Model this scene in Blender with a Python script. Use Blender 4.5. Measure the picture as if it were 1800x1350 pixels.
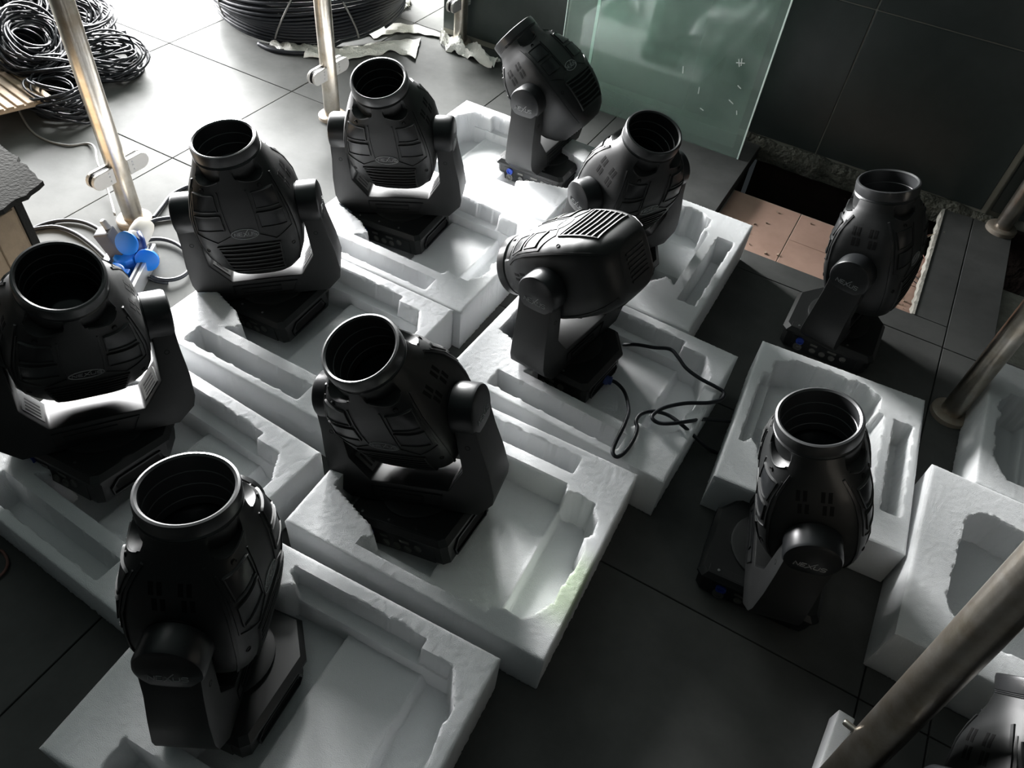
import bpy, bmesh, math, random
import numpy as np
from mathutils import Matrix, Vector
C = bpy.context.scene
COL = C.collection
for o in list(bpy.data.objects): bpy.data.objects.remove(o)
R = math.radians
rnd = random.Random(7)

# ------------------------------------------------------------------ camera
FPX, VX, VY, CH = 1335.0, 739.0, 1896.0, 1.5      # focal length in px of an 1800 wide frame, plumb vanishing point, height
_d = np.array([VX-900, VY-675, FPX]); _d /= np.linalg.norm(_d)
_up = -_d; _f = np.array([0, 0, 1.0]); _Y = _f-_f.dot(_up)*_up; _Y /= np.linalg.norm(_Y)
_X = np.cross(_Y, _up); _X = _X if _X[0] > 0 else -_X
_a = R(-24); _X, _Y = np.cos(_a)*_X+np.sin(_a)*_Y, -np.sin(_a)*_X+np.cos(_a)*_Y
CR = np.array([_X, _Y, _up])
def at(px, py, z=0.0):                             # the world point at height z seen at a photograph pixel
    w = CR @ np.array([px-900, py-675, FPX]); t = (z-CH)/w[2]
    return Vector((w[0]*t, w[1]*t, z))
cd = bpy.data.cameras.new('camera'); cam = bpy.data.objects.new('camera', cd); COL.objects.link(cam)
cd.sensor_fit = 'HORIZONTAL'; cd.sensor_width = 36; cd.lens = 36*FPX/1800; cd.clip_start = .02
_r, _u, _b = CR@[1, 0, 0], -(CR@[0, 1, 0]), -(CR@[0, 0, 1])
cam.matrix_world = Matrix(((_r[0], _u[0], _b[0], 0), (_r[1], _u[1], _b[1], 0), (_r[2], _u[2], _b[2], CH), (0, 0, 0, 1)))
C.camera = cam
# ------------------------------------------------------------------ light
w = bpy.data.worlds.new('world'); C.world = w; w.use_nodes = True
w.node_tree.nodes['Background'].inputs[0].default_value = (.80, .92, 1, 1)
w.node_tree.nodes['Background'].inputs[1].default_value = .020
def area(name, loc, target, sx, sy, energy, col=(1, 1, 1)):
    l = bpy.data.lights.new(name, 'AREA'); l.shape = 'RECTANGLE'; l.size = sx; l.size_y = sy; l.energy = energy; l.color = col
    o = bpy.data.objects.new(name, l); COL.objects.link(o); o.location = loc
    o.rotation_euler = (Vector(target)-Vector(loc)).to_track_quat('-Z', 'Y').to_euler()
area('daylight_opening', (-4.2, 2.75, .80), (-1.2, 1.9, .2), 2.0, 1.1, 900, (1, .99, 1))
area('far_opening', (-4.3, 4.5, 1.65), (-1.0, 1.6, 0), 2.0, 1.8, 2100, (1, 1, .99))
C.view_settings.view_transform = 'Standard'; C.view_settings.look = 'None'
C.view_settings.gamma = 1; C.view_settings.use_curve_mapping = False
C.view_settings.exposure = 0.0

# ------------------------------------------------------------------ materials
def mat(name, col, rough=.5, metal=0, noise=None, bump=None, spec=.5, sss=0, trans=0, alpha=1, ior=1.45):
    """noise=(scale, other colour, amount) mottles the colour; bump=(scale, strength, distance) gives fine relief"""
    m = bpy.data.materials.new(name); m.use_nodes = True; nt = m.node_tree; b = nt.nodes['Principled BSDF']
    b.inputs['Base Color'].default_value = (*col, 1); b.inputs['Roughness'].default_value = rough
    b.inputs['Metallic'].default_value = metal; b.inputs['Specular IOR Level'].default_value = spec
    b.inputs['IOR'].default_value = ior
    if sss:
        b.inputs['Subsurface Weight'].default_value = sss; b.inputs['Subsurface Radius'].default_value = (1, 1, 1)
        b.inputs['Subsurface Scale'].default_value = .02
    if trans: b.inputs['Transmission Weight'].default_value = trans
    b.inputs['Alpha'].default_value = alpha
    tc = nt.nodes.new('ShaderNodeTexCoord')
    if noise:
        n = nt.nodes.new('ShaderNodeTexNoise'); n.inputs['Scale'].default_value = noise[0]; n.inputs['Detail'].default_value = 6
        n.inputs['Roughness'].default_value = .65
        r = nt.nodes.new('ShaderNodeMapRange'); r.inputs[1].default_value = .38; r.inputs[2].default_value = .66; r.inputs[4].default_value = noise[2]
        x = nt.nodes.new('ShaderNodeMix'); x.data_type = 'RGBA'; x.inputs[6].default_value = (*col, 1); x.inputs[7].default_value = (*noise[1], 1)
        nt.links.new(tc.outputs['Object'], n.inputs['Vector']); nt.links.new(n.outputs[0], r.inputs[0])
        nt.links.new(r.outputs[0], x.inputs[0]); nt.links.new(x.outputs[2], b.inputs['Base Color'])
    if bump:
        n = nt.nodes.new('ShaderNodeTexNoise'); n.inputs['Scale'].default_value = bump[0]; n.inputs['Detail'].default_value = 3
        p = nt.nodes.new('ShaderNodeBump'); p.inputs['Strength'].default_value = bump[1]; p.inputs['Distance'].default_value = bump[2]
        nt.links.new(tc.outputs['Object'], n.inputs['Vector']); nt.links.new(n.outputs[0], p.inputs['Height'])
        nt.links.new(p.outputs[0], b.inputs['Normal'])
    return m
M = dict(
    plastic=mat('black_plastic', (.011, .012, .012), .48, bump=(900, .12, .0006), spec=.5),
    plastic2=mat('satin_black_plastic', (.010, .011, .012), .34, bump=(900, .08, .0005)),
    dark=mat('deep_black', (.004, .004, .004), .7, spec=.2),
    ring=mat('black_anodised_ring', (.022, .023, .024), .34, spec=.8),
    lens=mat('dark_lens', (.006, .008, .009), .12, spec=.3),
    silver=mat('silver_print', (.30, .31, .31), .4),
    steel=mat('brushed_steel', (.56, .53, .48), .30, 1, noise=(14, (.34, .28, .20), .8), bump=(260, .12, .001)),
    flange=mat('steel_flange', (.36, .32, .27), .5, .5, noise=(30, (.30, .24, .18), .8)),
    clamp=mat('clamp_metal', (.42, .41, .39), .5, .3),
    screw=mat('screw_metal', (.55, .55, .55), .3, 1),
    foam=mat('white_foam', (.78, .79, .80), .5, bump=(620, .75, .0022), spec=.25, sss=.55),
    tile=mat('grey_stone_tile', (.092, .094, .091), .72, noise=(3.5, (.060, .062, .060), .9), bump=(60, .10, .002), spec=.12),
    grout=mat('dark_grout', (.035, .035, .033), .9),
    wallp=mat('dark_green_stone', (.046, .058, .055), .32, noise=(4.5, (.030, .040, .038), .9), bump=(40, .15, .003), spec=.5),
    cement=mat('crumbly_cement', (.105, .105, .085), .95, noise=(16, (.05, .052, .042), 1), bump=(60, 1, .02)),
    palegrout=mat('pale_grout', (.30, .30, .26), .9),
    pink=mat('pink_ceramic_tile', (.47, .31, .245), .5, noise=(7, (.38, .245, .19), .8), bump=(50, .1, .002)),
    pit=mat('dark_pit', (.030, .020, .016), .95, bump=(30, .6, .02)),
    concrete=mat('pale_concrete', (.36, .35, .31), .9, noise=(30, (.24, .235, .2), .8), bump=(80, .5, .01)),
    rubble=mat('rubble', (.33, .25, .19), .95),
    cable=mat('black_cable', (.009, .011, .015), .50, spec=.35),
    greycable=mat('grey_cable', (.17, .17, .165), .5),
    white=mat('white_woven_plastic', (.62, .62, .58), .55, bump=(120, .6, .008)),
    blue=mat('blue_socket_plastic', (.005, .11, .42), .45, spec=.3),
    navy=mat('dark_blue_plastic', (.010, .028, .11), .45, spec=.3),
    plugblue=mat('dim_blue_plug', (.03, .055, .20), .4),
    ivory=mat('ivory_plastic', (.52, .50, .45), .5, spec=.3),
    slate=mat('slate_plastic', (.050, .052, .062), .5, spec=.3),
    alu=mat('aluminium_bar', (.62, .63, .64), .4, .85),
    card=mat('brown_cardboard', (.24, .18, .115), .85, noise=(18, (.17, .125, .08), .7), bump=(90, .3, .004)),
    felt=mat('dark_felt', (.020, .020, .018), .95, bump=(120, .5, .004), spec=.1),
    slat=mat('ribbed_board', (.30, .23, .16), .8, noise=(25, (.21, .16, .11), .7)),
    bluedot=mat('connector_blue', (.02, .05, .30), .35),
    ventplate=mat('vent_plate_grey', (.05, .052, .05), .45),
    conn=mat('connector_grey', (.14, .14, .13), .4, .4),
    wire=mat('thin_wire', (.20, .10, .08), .5), wire2=mat('pale_wire', (.42, .38, .30), .5),
    chalk=mat('white_chalk_marks', (.62, .68, .64), .9),
)
def tile_mat():
    m = M['tile']; nt = m.node_tree; b = nt.nodes['Principled BSDF']; b.inputs['Specular IOR Level'].default_value = 0; b.inputs['Roughness'].default_value = 1
    g = nt.nodes.new('ShaderNodeBsdfGlossy'); g.inputs['Roughness'].default_value = .38; mx = nt.nodes.new('ShaderNodeMixShader')
    n = nt.nodes.new('ShaderNodeTexNoise'); n.inputs['Scale'].default_value = 2.2; n.inputs['Detail'].default_value = 8; n.inputs['Roughness'].default_value = .7; n.inputs['Distortion'].default_value = 1.2
    r = nt.nodes.new('ShaderNodeMapRange'); r.inputs[1].default_value = .3; r.inputs[2].default_value = .7; r.inputs[3].default_value = GLO; r.inputs[4].default_value = GHI
    ge = nt.nodes.new('ShaderNodeNewGeometry')
    nt.links.new(ge.outputs['Position'], n.inputs['Vector']); nt.links.new(n.outputs[0], r.inputs[0]); nt.links.new(r.outputs[0], mx.inputs[0])
    nt.links.new(b.outputs[0], mx.inputs[1]); nt.links.new(g.outputs[0], mx.inputs[2]); nt.links.new(mx.outputs[0], nt.nodes['Material Output'].inputs[0])
GLO, GHI = .0065, .0095
tile_mat()
def stain_mat():                                    # the same foam with a greenish tint around one spot of its rim
    m = M['foam'].copy(); m.name = 'foam_with_green_stain'; nt = m.node_tree; b = nt.nodes['Principled BSDF']
    tc = nt.nodes.new('ShaderNodeTexCoord'); d = nt.nodes.new('ShaderNodeVectorMath'); d.operation = 'DISTANCE'; d.inputs[1].default_value = (.278, -.085, .13)
    r = nt.nodes.new('ShaderNodeMapRange'); r.interpolation_type = 'SMOOTHSTEP'; r.inputs[1].default_value = .03; r.inputs[2].default_value = .12; r.inputs[3].default_value = 1; r.inputs[4].default_value = 0
    x = nt.nodes.new('ShaderNodeMix'); x.data_type = 'RGBA'; x.inputs[6].default_value = (.78, .79, .80, 1); x.inputs[7].default_value = (.56, .65, .50, 1)
    nt.links.new(tc.outputs['Object'], d.inputs[0]); nt.links.new(d.outputs['Value'], r.inputs[0]); nt.links.new(r.outputs[0], x.inputs[0]); nt.links.new(x.outputs[2], b.inputs['Base Color'])
    return m
M['stain'] = stain_mat()
def glass_mat():
    m = bpy.data.materials.new('dusty_green_glass'); m.use_nodes = True; nt = m.node_tree; b = nt.nodes['Principled BSDF']
    b.inputs['Base Color'].default_value = (.70, .93, .82, 1); b.inputs['Roughness'].default_value = .06
    b.inputs['Transmission Weight'].default_value = 1; b.inputs['IOR'].default_value = 1.45
    d = nt.nodes.new('ShaderNodeBsdfDiffuse'); d.inputs[0].default_value = (.42, .54, .48, 1)
    mx = nt.nodes.new('ShaderNodeMixShader'); n = nt.nodes.new('ShaderNodeTexNoise'); n.inputs['Scale'].default_value = 5; n.inputs['Detail'].default_value = 7
    r = nt.nodes.new('ShaderNodeMapRange'); r.inputs[1].default_value = .3; r.inputs[2].default_value = .7; r.inputs[3].default_value = .15; r.inputs[4].default_value = .32
    tc = nt.nodes.new('ShaderNodeTexCoord'); nt.links.new(tc.outputs['Object'], n.inputs[0]); nt.links.new(n.outputs[0], r.inputs[0])
    nt.links.new(r.outputs[0], mx.inputs[0]); nt.links.new(b.outputs[0], mx.inputs[1]); nt.links.new(d.outputs[0], mx.inputs[2])
    nt.links.new(mx.outputs[0], nt.nodes['Material Output'].inputs[0]); return m
M['glass'] = glass_mat()
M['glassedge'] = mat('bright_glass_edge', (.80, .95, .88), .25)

# ------------------------------------------------------------------ object helpers
def link(name, me, parent=None, loc=None, mtx=None):
    o = bpy.data.objects.new(name, me); COL.objects.link(o)
    if parent: o.parent = parent
    if loc is not None: o.location = loc
    if mtx is not None: o.matrix_basis = mtx
    return o
def mesh(name, v, f, m, smooth=False):
    me = bpy.data.meshes.new(name); me.from_pydata([tuple(p) for p in v], [], f); me.materials.append(m)
    if smooth: me.polygons.foreach_set('use_smooth', [True]*len(me.polygons))
    me.update(); return me
def bm_mesh(name, bm, m, smooth=False, ang=None):
    bmesh.ops.recalc_face_normals(bm, faces=bm.faces)
    me = bpy.data.meshes.new(name); bm.to_mesh(me); bm.free(); me.materials.append(m)
    if smooth: me.polygons.foreach_set('use_smooth', [True]*len(me.polygons))
    if ang:
        me.polygons.foreach_set('use_smooth', [True]*len(me.polygons)); me.set_sharp_from_angle(angle=R(ang))
    me.update(); return me
def tag(o, label=None, cat=None, group=None, kind=None):
    if label: o['label'] = label
    if cat: o['category'] = cat
    if group: o['group'] = group
    if kind: o['kind'] = kind
    return o
def thing(name, label, cat, loc=(0, 0, 0), rz=0, group=None, mtx=None):
    o = link(name, None, None, loc, mtx)
    if mtx is None: o.rotation_euler.z = rz
    o.empty_display_size = .05
    return tag(o, label, cat, group)
class MB:
    """collects simple solids into one mesh"""
    def __init__(s): s.v = []; s.f = []
    def add(s, v, f, mtx=None):
        n = len(s.v); s.v += [tuple(mtx@Vector(p)) if mtx is not None else tuple(p) for p in v]; s.f += [tuple(i+n for i in q) for q in f]; return s
    def box(s, lo, hi, mtx=None):
        (x, y, z), (X, Y, Z) = lo, hi
        return s.add([(x, y, z), (X, y, z), (X, Y, z), (x, Y, z), (x, y, Z), (X, y, Z), (X, Y, Z), (x, Y, Z)],
                     [(0, 3, 2, 1), (4, 5, 6, 7), (0, 1, 5, 4), (1, 2, 6, 5), (2, 3, 7, 6), (3, 0, 4, 7)], mtx)
    def lathe(s, prof, n=32, mtx=None, cap0=True, cap1=True):
        v = []; f = []
        for r, z in prof:
            for k in range(n): a = 2*math.pi*k/n; v.append((r*math.cos(a), r*math.sin(a), z))
        for i in range(len(prof)-1):
            for k in range(n): a, b = i*n+k, i*n+(k+1) % n; f.append((a, b, b+n, a+n))
        if cap0: f.append(tuple(range(n-1, -1, -1)))
        if cap1: f.append(tuple((len(prof)-1)*n+k for k in range(n)))
        return s.add(v, f, mtx)
    def prism(s, poly, z0, z1, mtx=None):
        n = len(poly); v = [(x, y, z0) for x, y in poly]+[(x, y, z1) for x, y in poly]
        return s.add(v, [tuple(range(n-1, -1, -1)), tuple(range(n, 2*n))]+[(k, (k+1) % n, n+(k+1) % n, n+k) for k in range(n)], mtx)
    def loft(s, rings, cap0=True, cap1=True):
        n = len(rings[0]); v = [p for r in rings for p in r]; f = []
        for i in range(len(rings)-1):
            for k in range(n): a, b = i*n+k, i*n+(k+1) % n; f.append((a, b, b+n, a+n))
        if cap0: f.append(tuple(range(n-1, -1, -1)))
        if cap1: f.append(tuple((len(rings)-1)*n+k for k in range(n)))
        return s.add(v, f)
    def tube(s, pts, r, n=6, closed=False):
        pts = [Vector(p) for p in pts]; rings = []
        prev = None; N = len(pts)
        for i, p in enumerate(pts):
            t = (pts[(i+1) % N if closed else min(i+1, N-1)]-pts[(i-1) % N if closed else max(i-1, 0)])
            t = t.normalized() if t.length > 1e-9 else Vector((0, 0, 1))
            if prev is None: u = t.orthogonal().normalized()
            else:
                u = prev-t*prev.dot(t); u = u.normalized() if u.length > 1e-6 else t.orthogonal().normalized()
            prev = u; w_ = t.cross(u)
            rr = r[i] if isinstance(r, (list, tuple)) else r
            rings.append([tuple(p+(u*math.cos(2*math.pi*k/n)+w_*math.sin(2*math.pi*k/n))*rr) for k in range(n)])
        if closed: rings.append(rings[0]); return s.loft(rings, False, False)
        return s.loft(rings)
    def me(s, name, m, smooth=False, ang=None, bevel=0, seg=2):
        bm = bmesh.new(); vs = [bm.verts.new(p) for p in s.v]
        for q in s.f:
            try: bm.faces.new([vs[i] for i in q])
            except ValueError: pass
        bmesh.ops.recalc_face_normals(bm, faces=bm.faces)
        if bevel:
            bm.normal_update()
            es = [e for e in bm.edges if len(e.link_faces) == 2 and e.calc_face_angle(0) > R(25)]
            bmesh.ops.bevel(bm, geom=es, offset=bevel, segments=seg, profile=.6, affect='EDGES', clamp_overlap=True)
        return bm_mesh(name, bm, m, smooth, ang)
def spline(pts, n=8):
    """Catmull-Rom through the points"""
    P = [Vector(p) for p in pts]; P = [P[0]*2-P[1]]+P+[P[-1]*2-P[-2]]; out = []
    for i in range(1, len(P)-2):
        a, b, c, d = P[i-1:i+3]
        for k in range(n):
            t = k/n; out.append(.5*((2*b)+(c-a)*t+(2*a-5*b+4*c-d)*t*t+(3*b-a-3*c+d)*t**3))
    out.append(P[-2]); return out
def rotx(a): return Matrix.Rotation(a, 4, 'X')
def roty(a): return Matrix.Rotation(a, 4, 'Y')
def rotz(a): return Matrix.Rotation(a, 4, 'Z')
def tr(x, y, z): return Matrix.Translation((x, y, z))

# ================================================================== the setting
def struct(name, me, parent=None):
    o = link(name, me, parent)
    if not parent: o['kind'] = 'structure'
    return o
XJ = [-7.25, -6.6, -5.95, -5.3, -4.655, -4.005, -3.355, -2.705, -2.055, -1.40, -.935, -.37, .45, .59, 1.25, 1.9]
YJ = [-1.53, -.92, -.31, .30, .91, 1.52, 2.132, 2.98, 3.6, 4.2, 4.8, 5.4]
HX0, HX1, HY0, HY1 = -.37, .345, 2.24, 2.975         # the opening in the floor
s = MB()
s.box((-7.3, -1.6, -.05), (HX0, 5.5, -.012)); s.box((HX0, -1.6, -.05), (HX1, HY0, -.012)); s.box((HX1, -1.6, -.05), (.59, 2.98, -.012))
s.box((.59, -1.6, -.05), (1.95, 2.2, -.012))
floor = struct('floor', s.me('floor', M['grout']))
def tile(x0, x1, y0, y1, m='tile', par=floor, z0=-.014, z1=0.0, g=.0016, nm='tile'):
    dz = rnd.uniform(-.0006, .0004)
    return link(nm, MB().box((x0+g, y0+g, z0), (x1-g, y1-g, z1+dz)).me(nm, M[m], bevel=.0012, seg=1), par)
for i in range(len(XJ)-1):
    for j in range(len(YJ)-1):
        x0, x1, y0, y1 = XJ[i], XJ[i+1], YJ[j], YJ[j+1]
        if y0 >= 2.9 and x0 > -2.0: continue
        if abs(y0-2.132) < .01:
            if abs(x0+.37) < .01: tile(HX0, .45, y0, HY0); tile(HX1, .45, HY0, y1); continue
            if x0 >= .58: continue
        tile(x0, x1, y0, y1)
# lower level seen through the opening: pink tiles on a slab, dark void behind
low = MB().box((HX0-.05, HY0-.02, -.10), (HX1+.02, 2.642, -.0425)).me('floor_lower', M['palegrout'])
floor_low = struct('floor_lower', low)
for (x0, x1, y0, y1) in ((HX0+.004, -.107, HY0, 2.64), (-.107, .15, 2.452, 2.64), (-.107, .15, HY0, 2.452), (.15, HX1, 2.452, 2.64), (.15, HX1, HY0, 2.452)):
    tile(x0, x1, y0, y1, 'pink', floor_low, -.05, -.04, .0014)
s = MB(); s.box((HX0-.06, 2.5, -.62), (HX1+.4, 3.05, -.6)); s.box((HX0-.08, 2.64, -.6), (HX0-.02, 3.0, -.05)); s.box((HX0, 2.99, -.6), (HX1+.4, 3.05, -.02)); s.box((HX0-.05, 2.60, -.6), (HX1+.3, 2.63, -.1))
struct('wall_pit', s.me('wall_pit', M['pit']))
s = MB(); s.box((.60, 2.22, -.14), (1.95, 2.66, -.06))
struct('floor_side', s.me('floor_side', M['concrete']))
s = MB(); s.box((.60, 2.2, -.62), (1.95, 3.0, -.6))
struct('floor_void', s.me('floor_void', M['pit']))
# broken white edge of the cut floor strip
bm = MB(); n = 46
ring = []
for k in range(n):
    y = HY0+(HY1-.03-HY0)*k/(n-1); wv = .004+.005*rnd.random()
    ring.append([(HX1-wv, y, .001), (HX1+.003, y, .0022), (HX1+.003, y, -.02), (HX1-wv-.002*rnd.random(), y, -.03)])
bm.loft(ring); struct('trim_1', bm.me('trim_1', M['concrete']))
# back wall of dark stone panels
WY = 2.98
s = MB().box((-1.9, WY+.004, -.05), (.478, WY+.14, 2.6)).box((.478, WY+.034, -.6), (2.0, WY+.14, 2.6)); wall = struct('wall_back', s.me('wall_back', M['palegrout']))
WX = [-1.9, -1.29, -.72, -.166, .462]
WZ = [.022, .568, 1.12, 1.68, 2.3]
for i in range(len(WX)-1):
    for j in range(len(WZ)-1):
        link('panel', MB().box((WX[i]+.0022, WY-.001*rnd.random(), WZ[j]+.002), (WX[i+1]-.0022, WY+.02, WZ[j+1]-.002)).me('panel', M['wallp'], bevel=.002, seg=1), wall)
for j in range(len(WZ)-1):
    link('panel', MB().box((.492, WY+.02, WZ[j]+.002), (1.15, WY+.04, WZ[j+1]-.002)).me('panel', M['wallp'], bevel=.002, seg=1), wall)
def lumpy(name, x0, x1, y0, y1, h0, h1, m, nx=70, seed=1):
    q = random.Random(seed); rings = []; ph = [q.uniform(0, 6) for _ in range(4)]
    for k in range(nx):
        u = k/(nx-1); x = x0+(x1-x0)*u; w_ = .5+.25*math.sin(u*23+ph[0])+.15*math.sin(u*57+ph[1])+.1*q.random()
        f = y0-.010*w_; t = h0+(h1-h0)*w_
        rings.append([(x, f, -.06), (x, f-.002, -.012), (x, f+.006, t*.35), (x, f+.016, t*.8), (x, y1-.006, t), (x, y1, t), (x, y1, -.06)])
    b = MB().loft(rings); return struct(name, b.me(name, m, ang=60))
lumpy('baseboard_back', HX0-.06, .52, WY-.030, WY+.003, .008, .026, M['cement'], 120, 3)
s = MB().box((-3.4, -2.2, 0), (-3.2, .15, 2.6)); struct('shade_wall_left', s.me('shade_wall_left', M['wallp']))  # unseen wall panel, added to shade the near left floor
s = MB().box((-7.3, -1.6, 2.75), (2.0, 5.5, 2.85)); struct('ceiling', s.me('ceiling', M['wallp']))
# ================================================================== moving head light: geometry
HP, LF, LR = .325, .20, .172
PROF = [(-.166, .056, .060, 3.2), (-.160, .068, .069, 3.4), (-.145, .086, .080, 3.8), (-.12, .104, .089, 4.2), (-.09, .116, .095, 4.6), (-.06, .123, .099, 4.8),
        (-.02, .127, .1020, 4.8), (.02, .126, .1010, 4.6), (.05, .122, .0985, 4.6), (.08, .114, .0945, 4.2), (.10, .1075, .0910, 3.7), (.12, .0985, .0865, 3.0), (.135, .091, .0835, 2.5), (.152, .0835, .0800, 2.1), (.170, .0765, .0765, 2.0)]
def prof(z):
    z = max(PROF[0][0], min(PROF[-1][0], z))
    for a, b in zip(PROF, PROF[1:]):
        if z <= b[0]:
            t = (z-a[0])/(b[0]-a[0]); t2 = t
            return [a[i]+(b[i]-a[i])*t2 for i in (1, 2, 3)]
def sx_(x, z, d=0):        # point on the front (-Y) cover at (x, z), lifted by d
    hx, hy, n = prof(z); q = min(.999, abs(x)/hx)
    return Vector((x, -hy*(1-q**n)**(1/n)-d, z))
def sphi(phi, z, d=0):     # point by angle from the front, lifted outward by d
    hx, hy, n = prof(z); a = R(phi); sn, cs = math.sin(a), math.cos(a)
    p = Vector(((hx)*math.copysign(abs(sn)**(2/n), sn), -(hy)*math.copysign(abs(cs)**(2/n), cs), z))
    nrm = Vector((p.x/hx**2*abs(p.x/hx)**(n-2), p.y/hy**2*abs(p.y/hy)**(n-2), 0)).normalized()
    return p+nrm*d
def sfx(f, z, d=0):       # front cover by fraction of its half width, lifted along the surface normal
    hx, hy, n = prof(z); q = min(.995, abs(f)); p = Vector((f*hx, -hy*(1-q**n)**(1/n), z))
    nrm = Vector((math.copysign(q**(n-1)/hx, f), -(abs(p.y)/hy)**(n-1)/hy, 0)).normalized()
    return p+nrm*d
def sside(y, z, d=0, sg=1):
    hx, hy, n = prof(z); q = min(.999, abs(y)/hy)
    return Vector((sg*(hx*(1-q**n)**(1/n)+d), y, z))
def dens(pts, step):
    out = []
    for a, b in zip(pts, pts[1:]):
        a, b = Vector((*a, 0)), Vector((*b, 0)); k = max(1, int((b-a).length/step+.5))
        out += [tuple((a+(b-a)*i/k)[:2]) for i in range(k)]
    return out+[tuple(pts[-1])]
def ridge(b, S, pts, wd, ht, step=.012, closed=False, base=-.001):
    """a raised rib on a surface S(u, v, lift) along a path in (u, v); widths in metres measured in 3-D"""
    P = dens(pts+[pts[0]] if closed else pts, step); rings = []
    for i, p in enumerate(P):
        q0, q1 = (P[i-1], P[i+1]) if 0 < i < len(P)-1 else ((P[0], P[1]) if i == 0 else (P[-2], P[-1]))
        if closed and i in (0, len(P)-1): q0, q1 = P[-2], P[1]
        c0 = S(*p, 0); t = (S(*q1, 0)-S(*q0, 0)); up = S(*p, .01)-c0
        t = t.normalized() if t.length > 1e-9 else Vector((0, 0, 1)); up = up.normalized()
        sd = t.cross(up).normalized()*wd/2
        rings.append([tuple(c0+sd+up*base), tuple(c0+sd*.8+up*ht), tuple(c0-sd*.8+up*ht), tuple(c0-sd+up*base)])
    b.loft(rings, not closed, not closed)
def patch(b, S, quad, d, nu=6, nv=6):
    """a plate lying on S inside the four corners, lifted by d, with walls down into the surface"""
    A, B, C_, D = [Vector((*p, 0)) for p in quad]; v = []; f = []
    for j in range(nv+1):
        for i in range(nu+1):
            u, w_ = i/nu, j/nv; p = (A*(1-u)+B*u)*(1-w_)+(D*(1-u)+C_*u)*w_; v.append(tuple(S(p.x, p.y, d)))
    for j in range(nv):
        for i in range(nu): a = j*(nu+1)+i; f.append((a, a+1, a+nu+2, a+nu+1))
    rim = [i for i in range(nu+1)]+[j*(nu+1)+nu for j in range(1, nv+1)]+[nv*(nu+1)+i for i in range(nu-1, -1, -1)]+[j*(nu+1) for j in range(nv-1, 0, -1)]
    n = len(v)
    for k in rim:
        j, i = divmod(k, nu+1); u, w_ = i/nu, j/nv; p = (A*(1-u)+B*u)*(1-w_)+(D*(1-u)+C_*u)*w_; v.append(tuple(S(p.x, p.y, -.0015)))
    for k in range(len(rim)): k2 = (k+1) % len(rim); f.append((rim[k], rim[k2], n+k2, n+k))
    b.add(v, f)
LET = {'N': [[(0, 0), (0, 1), (.8, 0), (.8, 1)]], 'E': [[(.75, 1), (0, 1), (0, 0), (.75, 0)], [(0, .5), (.65, .5)]],
       'X': [[(0, .95), (.85, -.05)], [(-.15, -.25), (.35, .45), (.85, 1.35), (1.15, 1.75)]], 'U': [[(0, 1), (0, .15), (.15, 0), (.65, 0), (.8, .15), (.8, 1)]],
       'S': [[(.8, .85), (.65, 1), (.12, 1), (0, .85), (0, .62), (.12, .52), (.68, .48), (.8, .38), (.8, .15), (.68, 0), (.12, 0), (0, .15)]]}
def word(S, cx, cy, h, wd, ht=.0007):
    x = -2.55; out = []
    for ch in 'NEXUS':
        b = MB(); out.append(b)
        for st in LET[ch]: ridge(b, S, [(cx+(x+.18*p[1]*.5+p[0])*h*1.08, cy+(p[1]-.5)*h) for p in st], wd, ht, .006, base=-.0006)
        x += 1.06
    return out
def sell(hx, hy, n, z, N=56):
    out = []
    for k in range(N):
        a = 2*math.pi*k/N; c_, s_ = math.cos(a), math.sin(a)
        out.append((hx*math.copysign(abs(c_)**(2/n), c_), hy*math.copysign(abs(s_)**(2/n), s_), z))
    return out
def notch(ph): return .133+.010*min(1, abs(abs(ph)-34)/22)**2
BZ = .004
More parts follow.
